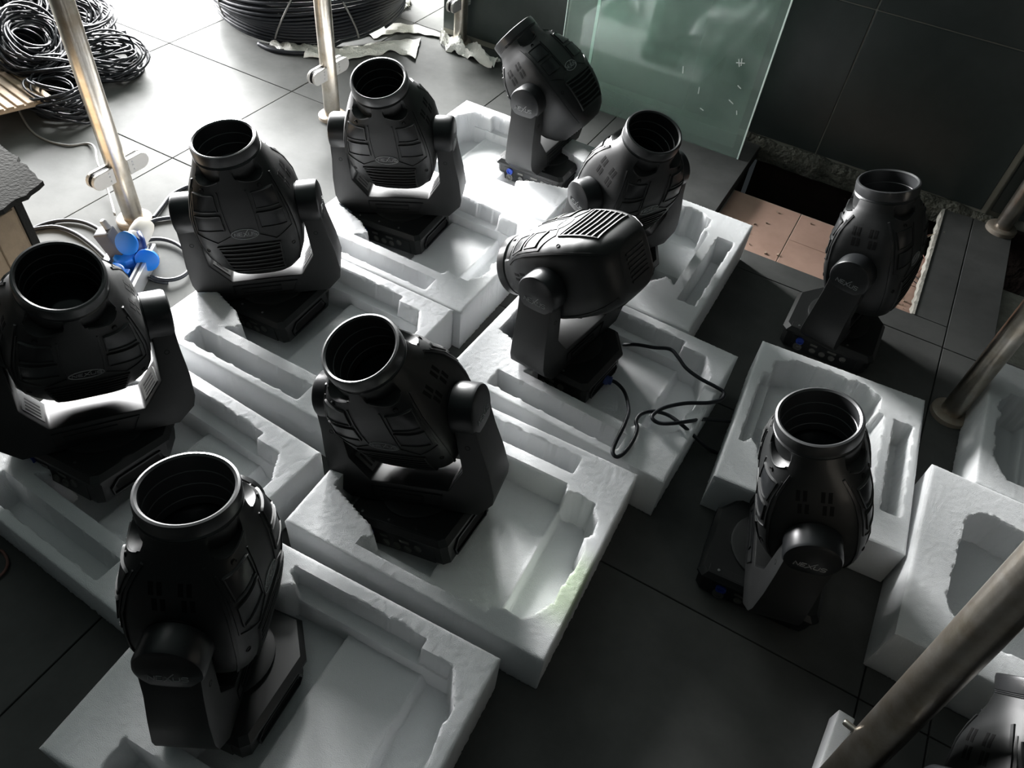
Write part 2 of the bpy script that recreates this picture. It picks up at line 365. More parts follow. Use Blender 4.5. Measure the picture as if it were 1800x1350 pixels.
def head_parts():
    P = []
    b = MB(); N = 120; rings = []
    def ring_at(fz, bar):                                   # fz(angle from the cover's middle) -> height of each vertex
        out = []
        for k in range(N):
            a = 2*math.pi*k/N; c_, s_ = math.cos(a), math.sin(a); ph = math.degrees(math.atan2(c_, abs(s_)))
            z = fz(ph); hx, hy, n = prof(z)
            p = (hx*math.copysign(abs(c_)**(2/n), c_), hy*math.copysign(abs(s_)**(2/n), s_), z)
            out.append((.0755*c_, .0755*s_, z) if bar and 12 < abs(ph) < 55 else p)
        return out
    for z in [PROF[0][0]]+list(np.linspace(-.163, .10, 30)): rings.append(ring_at(lambda ph: z, False))
    for u in np.linspace(.12, 1, 8): rings.append(ring_at(lambda ph: .10+(notch(ph)-.10)*u, False))
    for u in np.linspace(0, 1, 7): rings.append(ring_at(lambda ph: notch(ph)+(.1685-notch(ph))*u+(.0004 if u == 0 else 0), True))
    rings.append([(.0725*math.cos(2*math.pi*k/N), .0725*math.sin(2*math.pi*k/N), .1700) for k in range(N)])
    b.loft(rings, True, False); P.append(('head', b.me('head', M['plastic'], ang=38), None))
    b = MB(); b.lathe([(.0720, .1655), (.0755, .166), (.0763, .168), (.0750, .1692), (.0763, .1705), (.0750, .1717), (.0763, .173), (.0750, .1742), (.0763, .1755), (.0760, .193), (.0742, .199), (.0705, .2), (.0668, .1975), (.0662, .168), (.0650, .167), (.0644, .142), (.0632, .141), (.0626, .115), (.0615, .114), (.0610, .098)], 64, cap0=False, cap1=False)
    P.append(('lens_ring', b.me('lens_ring', M['ring'], ang=35), 'black lens ring with grooves and stepped inner barrel'))
    b = MB(); b.lathe([(.061, .096), (.061, .099), (.045, .104), (.02, .107), (.001, .108)], 40)
    P.append(('lens', b.me('lens', M['lens'], smooth=True), 'dark glass lens deep in the barrel'))
    for k in range(-3, 4): P.append(('rear_rib', MB().box((-.036, k*.011-.002, -.1685), (.036, k*.011+.002, -.165)).me('rear_rib', M['plastic2']), None))
    def two(nm, b, m, lab=None, **kw):      # the back cover repeats the front cover
        b2 = MB(); b2.add([(-x, -y, z) for x, y, z in b.v], b.f)
        for q in (b, b2): P.append((nm, q.me(nm, M[m], **kw), lab))
    for sg in (1, -1):
        b = MB(); ridge(b, sfx, [(sg*.93, z) for z in (-.150, -.12, -.08, -.04, 0, .05, .09, .115, .132)], .006, .0030, 3)
        two('side_rim', b, 'plastic', ang=40)
        for q in ([(.38, .072), (.84, .072), (.86, .112), (.42, .112)], [(.34, .020), (.82, .020), (.835, .060), (.36, .060)]):
            qq = [(sg*p[0], p[1]) for p in q]
            b = MB(); patch(b, sfx, qq, .0014); two('window_panel', b, 'plastic2', 'glossy panel beside the cover edge', ang=40)
            b = MB(); ridge(b, sfx, qq, .0034, .0036, .03, closed=True); two('panel_rim', b, 'plastic', ang=40)
        b = MB(); ridge(b, sfx, [(sg*p[0], p[1]) for p in ((.33, .118), (.26, .0), (.55, -.018), (.88, .008), (.90, .118))], .0034, .0022, .04)
        two('panel_frame', b, 'plastic', ang=40)
    for sg in (1, -1):
        b = MB(); ridge(b, sphi, [(sg*p, notch(p)-.0018) for p in range(12, 56, 6)], .0032, .0016, 4)
        two('collar_rim', b, 'plastic', ang=40)
    b = MB(); el = [(.0315*math.cos(2*math.pi*k/28), BZ+.0145*math.sin(2*math.pi*k/28)) for k in range(28)]
    ridge(b, sx_, el, .0016, .0018, .01, closed=True); two('badge_rim', b, 'silver', 'silver oval rim of the badge')
    for b in word(sx_, .001, BZ, .0095, .0013, .0014): two('letter', b, 'silver')
    b = MB(); patch(b, sx_, [(-.024, BZ-.011), (.024, BZ-.011), (.024, BZ+.011), (-.024, BZ+.011)], .0006); two('badge_plate', b, 'plastic2', ang=40)
    b = MB(); patch(b, sx_, [(-.062, -.126), (.062, -.126), (.074, -.030), (-.074, -.030)], .0004, 10, 10)
    two('vent_opening', b, 'dark', 'black vent opening near the rear', ang=40)
    for k in range(6):
        z = -.041-.0148*k; hw = .074-.012*(-.030-z)/.096
        b = MB(); ridge(b, sx_, [(-hw, z+.003), (-hw*.5, z), (0, z-.001), (hw*.5, z), (hw, z+.003)], .0042, .0042, .012)
        two('vent_slat', b, 'plastic', ang=40)
    b = MB(); ridge(b, sx_, [(-.062, -.126), (.062, -.126), (.074, -.030), (-.074, -.030)], .005, .004, .012, closed=True); two('vent_rim', b, 'plastic', ang=40)
    S = lambda y, z, d: sside(y, z, d, 1)
    for yy in (-.030, -.018, .012, .024):
        for (z0, z1) in ((.066, .086), (.092, .112)):
            off = .004 if z0 < .09 else 0
            b = MB(); patch(b, S, [(yy+off-.0035, z0), (yy+off+.0035, z0), (yy+off+.0035, z1), (yy+off-.0035, z1)], .0005, 1, 3)
            two('side_slot', b, 'dark')
    for ph, z in ((.66, .121), (-.66, .121), (.82, -.045), (-.82, -.045)):
        p = sfx(ph, z, 0); n_ = (sfx(ph, z, .01)-p).normalized()
        b = MB(); b.lathe([(.005, -.002), (.005, .0012), (.0035, .0012), (.0035, -.001)], 14, Matrix.Translation(p)@n_.to_track_quat('Z', 'Y').to_matrix().to_4x4()); two('screw_hole', b, 'dark')
    return P
def yoke_parts():
    P = []; right = [(.150, .085), (.185, .118), (.191, .142), (.188, .20), (.179, .262), (.173, .325), (.130, .325), (.130, .195), (.090, .140)]
    poly = right+[(-x, z) for x, z in reversed(right)]
    def yh(z): return float(np.interp(z, [.085, .142, .20, .262, .325], [.054, .050, .047, .045, .046]))
    b = MB(); n = len(poly)
    b.add([(x, -yh(z), z) for x, z in poly]+[(x, yh(z), z) for x, z in poly], [tuple(range(n)), tuple(range(2*n-1, n-1, -1))]+[(k, n+k, n+(k+1) % n, (k+1) % n) for k in range(n)])
    # the concave side faces must be split: rebuild them as quads
    b.f = b.f[2:]
    m = len(right)
    quads = [(0, 1, 8, 8)]
    for side in (0, 1):
        o = side*n
        for sgn in (0, 1):
            idx = (lambda k: o+k) if sgn == 0 else (lambda k: o+(n-1-k))
            for q in ((0, 1, 2), (0, 2, 8), (2, 3, 7, 8), (3, 4, 7), (4, 5, 6, 7)): b.f.append(tuple(idx(k) for k in q))
        b.f.append((o+0, o+8, o+n-1-8, o+n-1))
    P.append(('yoke', b.me('yoke', M['plastic'], ang=35, bevel=.004, seg=2), None))
    for sg in (1, -1):
        b = MB(); b.lathe([(.050, .118), (.050, .123), (.0465, .1235), (.0465, .1255), (.052, .126), (.0525, .168), (.050, .1735), (.044, .1762), (.001, .177)], 48, tr(0, 0, HP)@(roty(R(90)) if sg > 0 else roty(R(-90))), True, True)
        P.append(('pivot_cap', b.me('pivot_cap', M['plastic2'], ang=30), 'round cap over the tilt pivot'))
        S = (lambda u, v, d: Vector((.1768+d, u, HP+v))) if sg > 0 else (lambda u, v, d: Vector((-.1768-d, -u, HP+v)))
        for b in word(S, 0, -.012, .0105, .0017, .0008): P.append(('letter', b.me('letter', M['silver']), None))
        b = MB(); sl = Vector((-.040, 0, -.055)).normalized()
        MM = Matrix(((sg*sl.x, 0, -sg*.81, sg*.110), (0, 1, 0, 0), (sl.z, 0, .588, .1675), (0, 0, 0, 1)))
        b.box((-.026, -.030, -.001), (.026, .030, .0012), MM); P.append(('vent_plate', b.me('vent_plate', M['ventplate']), 'slotted vent plate inside the arm'))
        for k in range(4): P.append(('vent_slot', MB().box((-.018, -.022+.0125*k, 0), (.018, -.0165+.0125*k, .0016), MM).me('vent_slot', M['dark']), None))
    for sy in (-1, 1):
        b = MB()
        S = lambda u, v, d, sy=sy: Vector((sy*-u, sy*(.0530+d), v))
        ridge(b, S, [(-.09, .096), (.06, .096), (.075, .128), (-.09, .128)], .0022, .0016, .05, closed=True)
        P.append(('cover_rim', b.me('cover_rim', M['plastic2']), None))
        b = MB(); ridge(b, S, [(-.07, .103), (.03, .103), (.03, .117), (-.07, .117)], .0016, .0014, .05, closed=True)
        P.append(('label_rim', b.me('label_rim', M['plastic2']), None))
    for sx in (-1, 1):
        for sy in (-1, 1): P.append(('arm_screw', MB().lathe([(.0055, .03), (.0055, .0462), (.004, .0462), (.004, .044)], 12, tr(sx*.152, 0, .262)@rotx(R(90*sy))).me('arm_screw', M['dark']), None))
    return P
def base_parts():
    P = []; bx, by = .124, .118
    def foot(k, z): return [(x*k, y*k, z) for x, y in ((-bx+.012, -by), (bx-.012, -by), (bx, -by+.012), (bx, .055), (.075, by), (-.075, by), (-bx, .055), (-bx, -by+.012))]
    b = MB(); b.loft([foot(.95, .004), foot(.985, .010), foot(1, .03), foot(1, .058), foot(1.06, .063), foot(1.06, .069), foot(.98, .080)]); b.lathe([(.088, .077), (.088, .086), (.082, .088)], 40)
    P.append(('base', b.me('base', M['plastic'], ang=30), None))
    for x in (-.085, .085):
        for y in (-.085, .07): P.append(('rubber_foot', MB().lathe([(.012, -.0005), (.013, .006)], 16, tr(x, y, 0)).me('rubber_foot', M['dark'], ang=40), None))
    b = MB().box((-.094, -by-.0012, .010), (.094, -by+.002, .055)); P.append(('connector_panel', b.me('connector_panel', M['plastic2'], bevel=.001), 'black rear panel with sockets'))
    F = rotx(R(90))
    b = MB(); b.lathe([(.0125, 0), (.0125, .006), (.0085, .006), (.0085, .002), (.005, .002), (.005, .004)], 20, tr(-.070, -by-.001, .023)@F)
    P.append(('power_socket', b.me('power_socket', M['conn'], ang=40), 'round grey power socket'))
    b = MB(); b.lathe([(.0115, 0), (.0115, .006), (.008, .006), (.008, .002)], 20, tr(-.070, -by-.001, .045)@F)
    P.append(('power_socket', b.me('power_socket', M['bluedot'], ang=40), 'round blue power socket'))
    for x in (-.028, .000, .028, .056): P.append(('signal_socket', MB().lathe([(.009, 0), (.009, .003), (.0075, .003), (.0075, .001)], 16, tr(x, -by-.001, .028 if x < .03 else .04)@F).me('signal_socket', M['conn'], ang=40), None))
    for x0, x1 in ((-.04, -.02), (.01, .035)): P.append(('display', MB().box((x0, -by-.003, .043), (x1, -by, .050)).me('display', M['conn']), None))
    for sg in (1, -1):
        S = (lambda u, v, d: Vector((bx+d, u, v))) if sg > 0 else (lambda u, v, d: Vector((-bx-d, -u, v)))
        b = MB(); ridge(b, S, [(-.085, .018), (.035, .018), (.045, .03), (.035, .050), (-.07, .050), (-.088, .035)], .005, .005, .03, closed=True)
        P.append(('handle', b.me('handle', M['plastic2'], ang=40), 'recessed carrying handle in the side'))
        b = MB(); b.add([S(u, v, .0012) for u, v in ((-.075, .024), (.03, .024), (.036, .032), (.03, .046), (-.065, .046), (-.078, .036))], [(0, 1, 2, 3, 4, 5)] if sg > 0 else [(5, 4, 3, 2, 1, 0)])
        P.append(('handle_slot', b.me('handle_slot', M['dark']), None))
    for x in (-.09, -.02, .05): P.append(('screw', MB().lathe([(.0032, 0), (.003, .0022), (.001, .0024)], 12, tr(x, -.103, .0796)).me('screw', M['screw'], ang=40), None))
    b = MB().box((-.110, -.113, .0780), (.110, -.094, .0804)); P.append(('top_plate', b.me('top_plate', M['plastic'], bevel=.001), None))
    return P
BASE, YOKE, HEAD = base_parts(), yoke_parts(), head_parts()
PARTOBJ = {}
def fixture(name_label, x, y, z, yaw, lx, ly, pan, tilt):
    root = thing('moving_head_light', name_label, 'stage light', mtx=tr(x, y, z)@rotx(R(lx))@roty(R(ly)), group='moving head stage lights')
    for lst, mt in ((BASE, rotz(R(yaw))), (YOKE, rotz(R(pan))), (HEAD, rotz(R(pan))@tr(0, 0, HP)@rotx(R(tilt)))):
        main = None
        for nm, me, lab in lst:
            key = me.name
            if key in PARTOBJ:
                o = PARTOBJ[key].copy(); COL.objects.link(o)
            else:
                o = link(nm, me); PARTOBJ[key] = o
                if lab: o['label'] = lab
            if main is None: o.parent = root; o.matrix_basis = mt; main = o
            else: o.parent = main; o.matrix_basis = Matrix()
    return root
FX = [
    ('black moving head light standing in the foam tray at the left edge, leaning left', -1.168, 0.505, 0.076, 0, -11.8, -7, 58.7, 32.8),
    ('black moving head light with oval badge, second from the left in the middle row', -1.225, 1.126, 0.038, 0, 3.5, -5.9, 37.3, 5.7),
    ('black moving head light in front of the big cable coil, sockets of its base showing', -1.155, 1.626, 0.044, 1.9, 4, -4.8, 24.1, 17.2),
    ('black moving head light farthest back, tilted left in front of the glass sheet', -0.96, 2.186, 0.03, 0, 0.9, -2.2, -91.5, 50.2),
    ('black moving head light with head leaning right, standing left of the pink tiled opening', -0.543, 1.845, 0.026, -11.1, 5.1, 1.7, -120.4, -13.3),
    ('moving head light with its head lying sideways, plugged into black power cables', -0.458, 1.361, 0.055, -5.9, -2, -4, -98, 116),
    ('black moving head light in the centre tray with open lens facing the viewer', -0.506, 0.785, 0.031, 1, -4.6, -16.4, 10.9, 24.6),
    ('nearest black moving head light, in the bottom left foam tray', -0.622, 0.285, 0.03, 8, -8, -3, -62, 0),
    ('black moving head light standing on the floor beside the pink tiled opening', 0.134, 1.965, 0, 0, 0, 0, -101, 15.2),
    ('black moving head light standing in front of the small empty foam tray on the right', 0.183, 1.087, 0, 4.2, 0, 0, -75.9, 17.4),
]
for f_ in FX: fixture(*f_)
fixture('black moving head light partly hidden behind the thick near post, bottom right corner', .645, .675, 0, 0, 0, 0, 200, 62)

# ================================================================== foam trays
def sdf(poly, X, Y):
    d = np.full(X.shape, 1e9); ins = np.zeros(X.shape, bool); n = len(poly)
    for i in range(n):
        (ax, ay), (bx, by) = poly[i], poly[(i+1) % n]; ex, ey = bx-ax, by-ay
        t = np.clip(((X-ax)*ex+(Y-ay)*ey)/(ex*ex+ey*ey+1e-12), 0, 1); d = np.minimum(d, np.hypot(X-ax-t*ex, Y-ay-t*ey))
        c_ = ((ay > Y) != (by > Y)) & (X < (bx-ax)*(Y-ay)/(by-ay+1e-12)+ax); ins ^= c_
    return np.where(ins, -d, d)
SLOT = [(-.187, -.222), (.165, -.222), (.165, -.170), (-.187, -.170)]
MAIN = [(-.14, -.140), (.165, -.140), (.172, -.119), (.205, -.126), (.238, -.124), (.246, -.104), (.262, -.085), (.268, -.05), (.255, -.03), (.267, 0), (.266, .05), (.259, .09),
        (.262, .13), (.248, .15), (.222, .19), (.158, .190), (.156, .213), (-.14, .217), (-.140, .20), (-.118, .185), (-.14, .165), (-.200, .145), (-.262, .122), (-.265, -.045), (-.158, -.076), (-.112, -.105), (-.118, -.125)]
FLOORA = [(-.3, -.3), (.0, -.3), (.0, .3), (-.3, .3)]
FLOORB = [(0, -.3), (.17, -.3), (.17, .3), (0, .3)]
def tray_mesh(name, L=.59, W=.49, H=.137, mirror=False, main=None, m='foam', step=.004, depthA=.022, depthB=.056, depthC=.030, seed=0, slot=True, rough=.003):
    q = np.random.RandomState(seed); nx, ny = int(L/step)+1, int(W/step)+1
    xs, ys = np.linspace(-L/2, L/2, nx), np.linspace(-W/2, W/2, ny); X, Y = np.meshgrid(xs, ys)
    U, V = X*.59/L, Y*.49/W*(-1 if mirror else 1)
    wob = rough*(np.sin(U*95+seed)+np.sin(V*80+seed*2)+.6*np.sin(U*210+V*170))*.5
    e = .005
    def hole(h, poly, z, rnd_=0): d = sdf(poly, U+wob*.4, V+wob*.4); t = np.clip((d+e)/(e*1.0), 0, 1); t = t*t*(3-2*t); return np.minimum(h, z+(h-z)*t) if np.isscalar(z) else np.minimum(h, z+(h-z)*t)
    h = np.full(X.shape, H)
    sm = lambda t: np.clip(t, 0, 1)**2*(3-2*np.clip(t, 0, 1))
    fl = depthA+(depthB-depthA)*sm((U+.005)/.008)+(depthC-depthB)*sm((U-.168)/.012)
    fl = np.maximum(fl, .085*(V > .178)*(U > -.14)); fl = fl+.004*np.exp(-((U-.168)/.006)**2)
    h = hole(h, main or MAIN, fl)
    if slot: h = hole(h, SLOT, .045)
    h = h+q.normal(0, .00035, h.shape)
    ed = np.minimum(L/2-np.abs(X), W/2-np.abs(Y)); h = h-np.clip(.004-ed, 0, .004)*.6
    v = np.stack([X, Y, h], -1).reshape(-1, 3).tolist(); f = []
    idx = np.arange(nx*ny).reshape(ny, nx)
    a, b_, c_, d_ = idx[:-1, :-1], idx[:-1, 1:], idx[1:, 1:], idx[1:, :-1]
    f = np.stack([a, b_, c_, d_], -1).reshape(-1, 4).tolist()
    rim = list(idx[0, :])+list(idx[1:, -1])+list(idx[-1, -2::-1])+list(idx[-2:0, 0]); n = len(v); k_ = len(rim)
    for r_ in rim: p = v[r_]; v.append([p[0]+q.normal(0, .0006), p[1]+q.normal(0, .0006), .002])
    f += [[int(rim[i]), n+i, n+(i+1) % k_, int(rim[(i+1) % k_])] for i in range(k_)]
    f.append([n+i for i in range(k_)][::-1])
    me = mesh(name, v, f, M[m], True); me.set_sharp_from_angle(angle=R(75)); return me
TA, TB = tray_mesh('foam_tray', seed=1), tray_mesh('foam_tray', mirror=True, m='stain', seed=2)
TF = tray_mesh('foam_tray', mirror=True, seed=11)
TC = tray_mesh('foam_tray', L=.51, W=.43, H=.125, seed=4)
HOL = [(-.215+.07*(1-math.cos(t)), -.165+.07*(1-math.sin(t))) for t in np.linspace(0, math.pi/2, 8)]+[(.1, -.165), (.25, -.15), (.25, .15), (.02, .155), (-.02, .135), (-.05, .150), (-.09, .160)]+[(-.205+.06*(1-math.sin(t)), .165-.06*(1-math.cos(t))) for t in np.linspace(0, math.pi/2, 7)]
TD = tray_mesh('foam_tray', H=.15, seed=5, slot=False, main=HOL, depthA=.05, depthB=.05, depthC=.05)
TE = tray_mesh('foam_tray', H=.14, seed=8)
def tray(me, x, y, rz, label, z=.0):
    o = link('foam_tray', me, None, (x, y, z)); o.rotation_euler.z = R(rz); return tag(o, label, 'foam tray', 'white foam packing trays')
tray(TA, -1.068, .505, -3, 'white foam tray at the left edge, under the leftmost light')
tray(TA, -1.068, 1.048, 0, 'white foam tray under the badge light in the middle of the left column')
tray(TA, -1.045, 1.540, 0, 'white foam tray in front of the big cable coil')
tray(TF, -1.052, 2.040, 180, 'white foam tray farthest back, at the glass sheet')
tray(TA, -.455, 1.880, 90, 'white foam tray whose grooves run towards the pink tiled opening')
tray(TA, -.368, 1.336, -2, 'white foam tray with black power cables trailing over its rim')
tray(TB, -.425, .815, 2, 'white foam tray in the centre with a greenish stain on its right rim')
tray(TA, -.474, .284, 3, 'white foam tray nearest the viewer, cut by the bottom edge')
tray(TC, .205, 1.445, 94, 'smaller empty foam tray behind the light standing on the right')
tray(TD, .737, 1.232, 0, 'white foam block with a rounded hollow, at the right edge behind the thick post')
tray(TE, .835, 1.73, 180, 'white foam tray at the right edge beyond the foam block')
cn = at(1479, 1243, .06)
oc = link('foam_offcut', MB().box((0, -.15, 0), (.032, 0, .05)).me('foam_offcut', M['foam'], bevel=.003), None, (cn.x, cn.y, 0)); oc.rotation_euler.z = R(-4)
tag(oc, 'small dim foam offcut standing left of the thick near post', 'foam offcut')

# ================================================================== glass sheet
g = thing('glass_sheet', 'dusty green glass sheet standing upright against the dark wall', 'glass sheet', (-.818, 2.79, 0), group='green glass sheets')
link('pane', MB().box((-.398, -.005, 0), (.398, .005, 1.1)).me('pane', M['glass']), g)
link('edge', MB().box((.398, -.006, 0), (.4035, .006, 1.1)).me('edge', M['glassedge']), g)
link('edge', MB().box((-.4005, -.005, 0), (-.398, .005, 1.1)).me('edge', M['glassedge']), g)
g2 = thing('glass_sheet', 'second green glass sheet, its bright edge showing through the front one', 'glass sheet', (-.86, 2.86, 0), group='green glass sheets')
link('pane', MB().box((-.25, -.004, 0), (.40, .004, 1.0)).me('pane', M['glass']), g2)
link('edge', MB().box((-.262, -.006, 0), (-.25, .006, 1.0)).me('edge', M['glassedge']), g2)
b = MB()
S = lambda u, v, d: Vector((u, -.0052-d, v))
for st in ([(.285, .345), (.315, .352)], [(.29, .36), (.30, .335)], [(.30, .365), (.305, .34)], [(.10, .275), (.105, .25)], [(.18, .22), (.183, .195)], [(.30, .21), (.32, .20)], [(.205, .145), (.22, .14)], [(.315, .27), (.33, .262)], [(.34, .18), (.345, .165)]):
    ridge(b, S, st, .004, .0006, .05)
link('chalk_mark', b.me('chalk_mark', M['chalk']), g)

# ================================================================== posts
def post(x, y, label, clamps=True, h=1.05, r=.0295, fl=.052, az=90):
    p = thing('steel_post', label, 'post', (x, y, 0), group='stainless railing posts')
    link('tube', MB().lathe([(r, .004), (r, h-.03), (r*.8, h)], 40).me('tube', M['steel'], ang=40), p)
    link('flange', MB().lathe([(fl, 0), (fl, .014), (fl*.92, .018), (r*1.15, .019)], 40).me('flange', M['flange'], ang=40), p)
    if clamps:
        for sg in (1, -1):
            a = R(az)+(0 if sg > 0 else math.pi); mt = tr(0, 0, .185)@rotz(a)
            pl = [(r-.004, -.024), (r+.045, -.024)]+[(r+.045+.024*math.sin(t), -.024*math.cos(t)) for t in np.linspace(.2, math.pi-.2, 9)]+[(r+.045, .024), (r-.004, .024)]
            cl = MB()
            for y0, y1 in ((-.017, -.006), (.006, .017)): cl.add([(u, y0, v) for u, v in pl]+[(u, y1, v) for u, v in pl], [tuple(range(len(pl)))[::-1], tuple(range(len(pl), 2*len(pl)))]+[(k, (k+1) % len(pl), len(pl)+(k+1) % len(pl), len(pl)+k) for k in range(len(pl))], mt)
            c_ = link('glass_clamp', cl.me('glass_clamp', M['clamp'], bevel=.0015, seg=1), p)
            gk = MB(); pg = [(u*.985, v*.93) for u, v in pl]
            gk.add([(u, -.006, v) for u, v in pg]+[(u, .006, v) for u, v in pg], [tuple(range(len(pl)))[::-1], tuple(range(len(pl), 2*len(pl)))]+[(k, (k+1) % len(pl), len(pl)+(k+1) % len(pl), len(pl)+k) for k in range(len(pl))], mt)
            link('gasket', gk.me('gasket', M['dark']), c_)
            sc = MB()
            for v_ in (-.012, .002, .013):
                for sd in (1, -1): sc.lathe([(.003, 0), (.003, .0012), (.0015, .0012), (.0015, .0004)], 10, mt@tr(r+.012, sd*.017, v_)@rotx(R(-90*sd)))
            link('screw', sc.me('screw', M['screw']), c_)
    return p
post(-1.875, 1.196, 'steel railing post with glass clamps beside the blue sockets')
post(-1.805, 2.071, 'steel railing post with glass clamps in front of the big cable coil')
post(-1.777, 2.93, 'steel railing post with glass clamps at the far end of the dark wall')
post(.545, 2.93, 'steel post with round flange on the floor strip at the wall corner', False)
post(.505, 1.85, 'dark steel post at the right edge between floor strip and foam trays', False)
bp = at(1445, 1400)
big = post(bp.x, bp.y, 'thick near steel post crossing the bottom right corner', False, r=.033, fl=.045)
ax = (Vector(CR@np.array([(1700-900)/FPX*1.075, (1133-675)/FPX*1.075, 1.075]))+Vector((0, 0, CH))-bp).normalized()
big.rotation_mode = 'QUATERNION'; big.rotation_quaternion = Vector((0, 0, 1)).rotation_difference(ax)
link('stud', MB().lathe([(.006, .030), (.006, .050), (.0045, .052)], 14, tr(0, 0, .215)@rotz(R(165))@roty(R(90))).me('stud', M['steel'], ang=40), big)
# ================================================================== cables
def cable(name, pts, r, m, label, cat='cable', group=None, n=8, sub=8):
    o = link(name, MB().tube(spline(pts, sub), r, n).me(name, M[m], smooth=True)); return tag(o, label, cat, group)
def pz(lst): return [tuple(at(x, y, z)) for x, y, z in lst]
c1 = thing('power_cable', 'black cable with blue plug looping from the sideways light over its tray', 'cable', at(1075, 672, .09))
def cpart(nm, pts, r, m, par, n=8, sub=8, lab=None):
    o0 = Vector(par.location); o = link(nm, MB().tube([p-o0 for p in spline(pts, sub)], r, n).me(nm, M[m], smooth=True), par)
    if lab: o['label'] = lab
    return o
cpart('cord', pz([(1066, 668, .085), (1082, 672, .085), (1098, 690, .08), (1105, 720, .12), (1098, 745, .145), (1082, 778, .146), (1077, 795, .145), (1085, 803, .143), (1100, 793, .145), (1115, 770, .145), (1120, 752, .145), (1118, 740, .146), (1127, 728, .147), (1148, 723, .148), (1175, 730, .148), (1200, 748, .147), (1222, 768, .10), (1248, 790, .012), (1275, 800, .006)]), .0048, 'cable', c1)
cpart('plug', pz([(1045, 668, .085), (1057, 668, .085), (1068, 668, .085), (1076, 670, .085)]), [.010]*9+[.013]*8+[.011]*7+[.006], 'plugblue', c1, 14, 8, 'blue plug body')
c2 = thing('power_cable', 'black cable from the back of the sideways light looping over the tray edge', 'cable', at(1105, 606, .08))
cpart('cord', pz([(1096, 606, .10), (1120, 606, .135), (1150, 611, .149), (1178, 614, .149), (1192, 628, .150), (1206, 647, .148), (1230, 665, .146), (1258, 680, .146), (1272, 690, .144), (1268, 702, .142), (1245, 708, .145), (1205, 709, .146), (1170, 716, .148), (1150, 727, .152), (1147, 736, .152), (1160, 744, .151), (1185, 744, .156), (1215, 740, .147), (1240, 737, .10), (1290, 742, .008), (1340, 752, .006)]), .0048, 'cable', c2)

# big coil
def big_coil():
    q = random.Random(5); t = thing('cable_coil', 'huge black cable coil standing on the bright floor at the top', 'cable coil', (-2.50, 2.80, 0))
    for layer, (dr, nt, z0, z1) in enumerate(((0, 34, .028, .46), (-.016, 34, .034, .46), (-.040, 26, .05, .47))):
        pts = []; N = nt*56
        for k in range(N):
            a = 2*math.pi*k/56; zz = z0+(z1-z0)*k/N
            bul = .36+.085*math.sin(math.pi*min(1, (zz+.06)/.42))
            r = bul+dr+.007*math.sin(a*3+k*.013)+.004*math.sin(k*.21)
            pts.append((r*math.cos(a), r*math.sin(a), zz+.022*math.sin(a*2+k*.004)+.009*math.sin(a+k*.011)+.004*math.sin(k*.11)))
        link('turns', MB().tube(pts, .0072, 6).me('turns', M['cable'], smooth=True), t)
    for k, (a0, tilt_) in enumerate(((-1.25, .5), (-.4, -.4), (-1.9, .3))):
        pts = [(.452*math.cos(a0+tilt_*u), .452*math.sin(a0+tilt_*u), .03+.40*u) for u in np.linspace(0, 1, 9)]
        pts = [(p[0]*(.80+.22*math.sin(math.pi*min(1, (p[2]+.06)/.42))), p[1]*(.80+.22*math.sin(math.pi*min(1, (p[2]+.06)/.42))), p[2]) for p in pts]
        link('tie', MB().tube(spline(pts, 4), .004, 6).me('tie', M['greycable'], smooth=True), t)
    b = MB().lathe([(.36, .002), (.37, .012), (.33, .03)], 40); o = link('core', b.me('core', M['slate'], ang=40), t); o['label'] = 'grey core plate under the coil'
big_coil()
cable('loose_cable', [(*at(455, 82)[:2], .012), (*at(480, 92)[:2], .01), (*at(520, 97)[:2], .009), (*at(565, 95)[:2], .010), (*at(600, 85)[:2], .03)], .009, 'cable', 'loose black cable end under the front of the huge coil')
# coils of thin cable on the pile
def thin_coil(x, y, z, r, turns, rx, ry, label, seed, fl=.6):
    q = random.Random(seed); pts = []; N = turns*26; ph = [q.uniform(0, 6.28) for _ in range(8)]; rz_ = q.uniform(0, 6.28)
    for k in range(N):
        a = 2*math.pi*k/26; u = k/N; rr = r*(.82+.20*math.sin(u*29+ph[0])+.10*math.sin(a*2+ph[1])+.05*math.sin(u*97+ph[2]))
        pts.append((rr*math.cos(a)+.018*math.sin(u*19+ph[3]), rr*fl*math.sin(a)*1.2+.018*math.sin(u*23+ph[4]), .030*math.sin(a+u*13+ph[5])+.030*math.sin(u*41+ph[6])+.012*math.sin(u*151)))
    mt = tr(x, y, z)@rotz(rz_)@rotx(R(rx))@roty(R(ry))
    P_ = [mt@Vector(p) for p in pts]; P_ = [Vector((p.x, p.y, max(.004, p.z) if p.z > -.02 else .004+.002*q.random())) for p in P_]
    o = link('cable_bundle', MB().tube(P_, .0043, 5).me('cable_bundle', M['cable'], smooth=True)); tag(o, label, 'cable bundle', 'tangled black cable bundles')
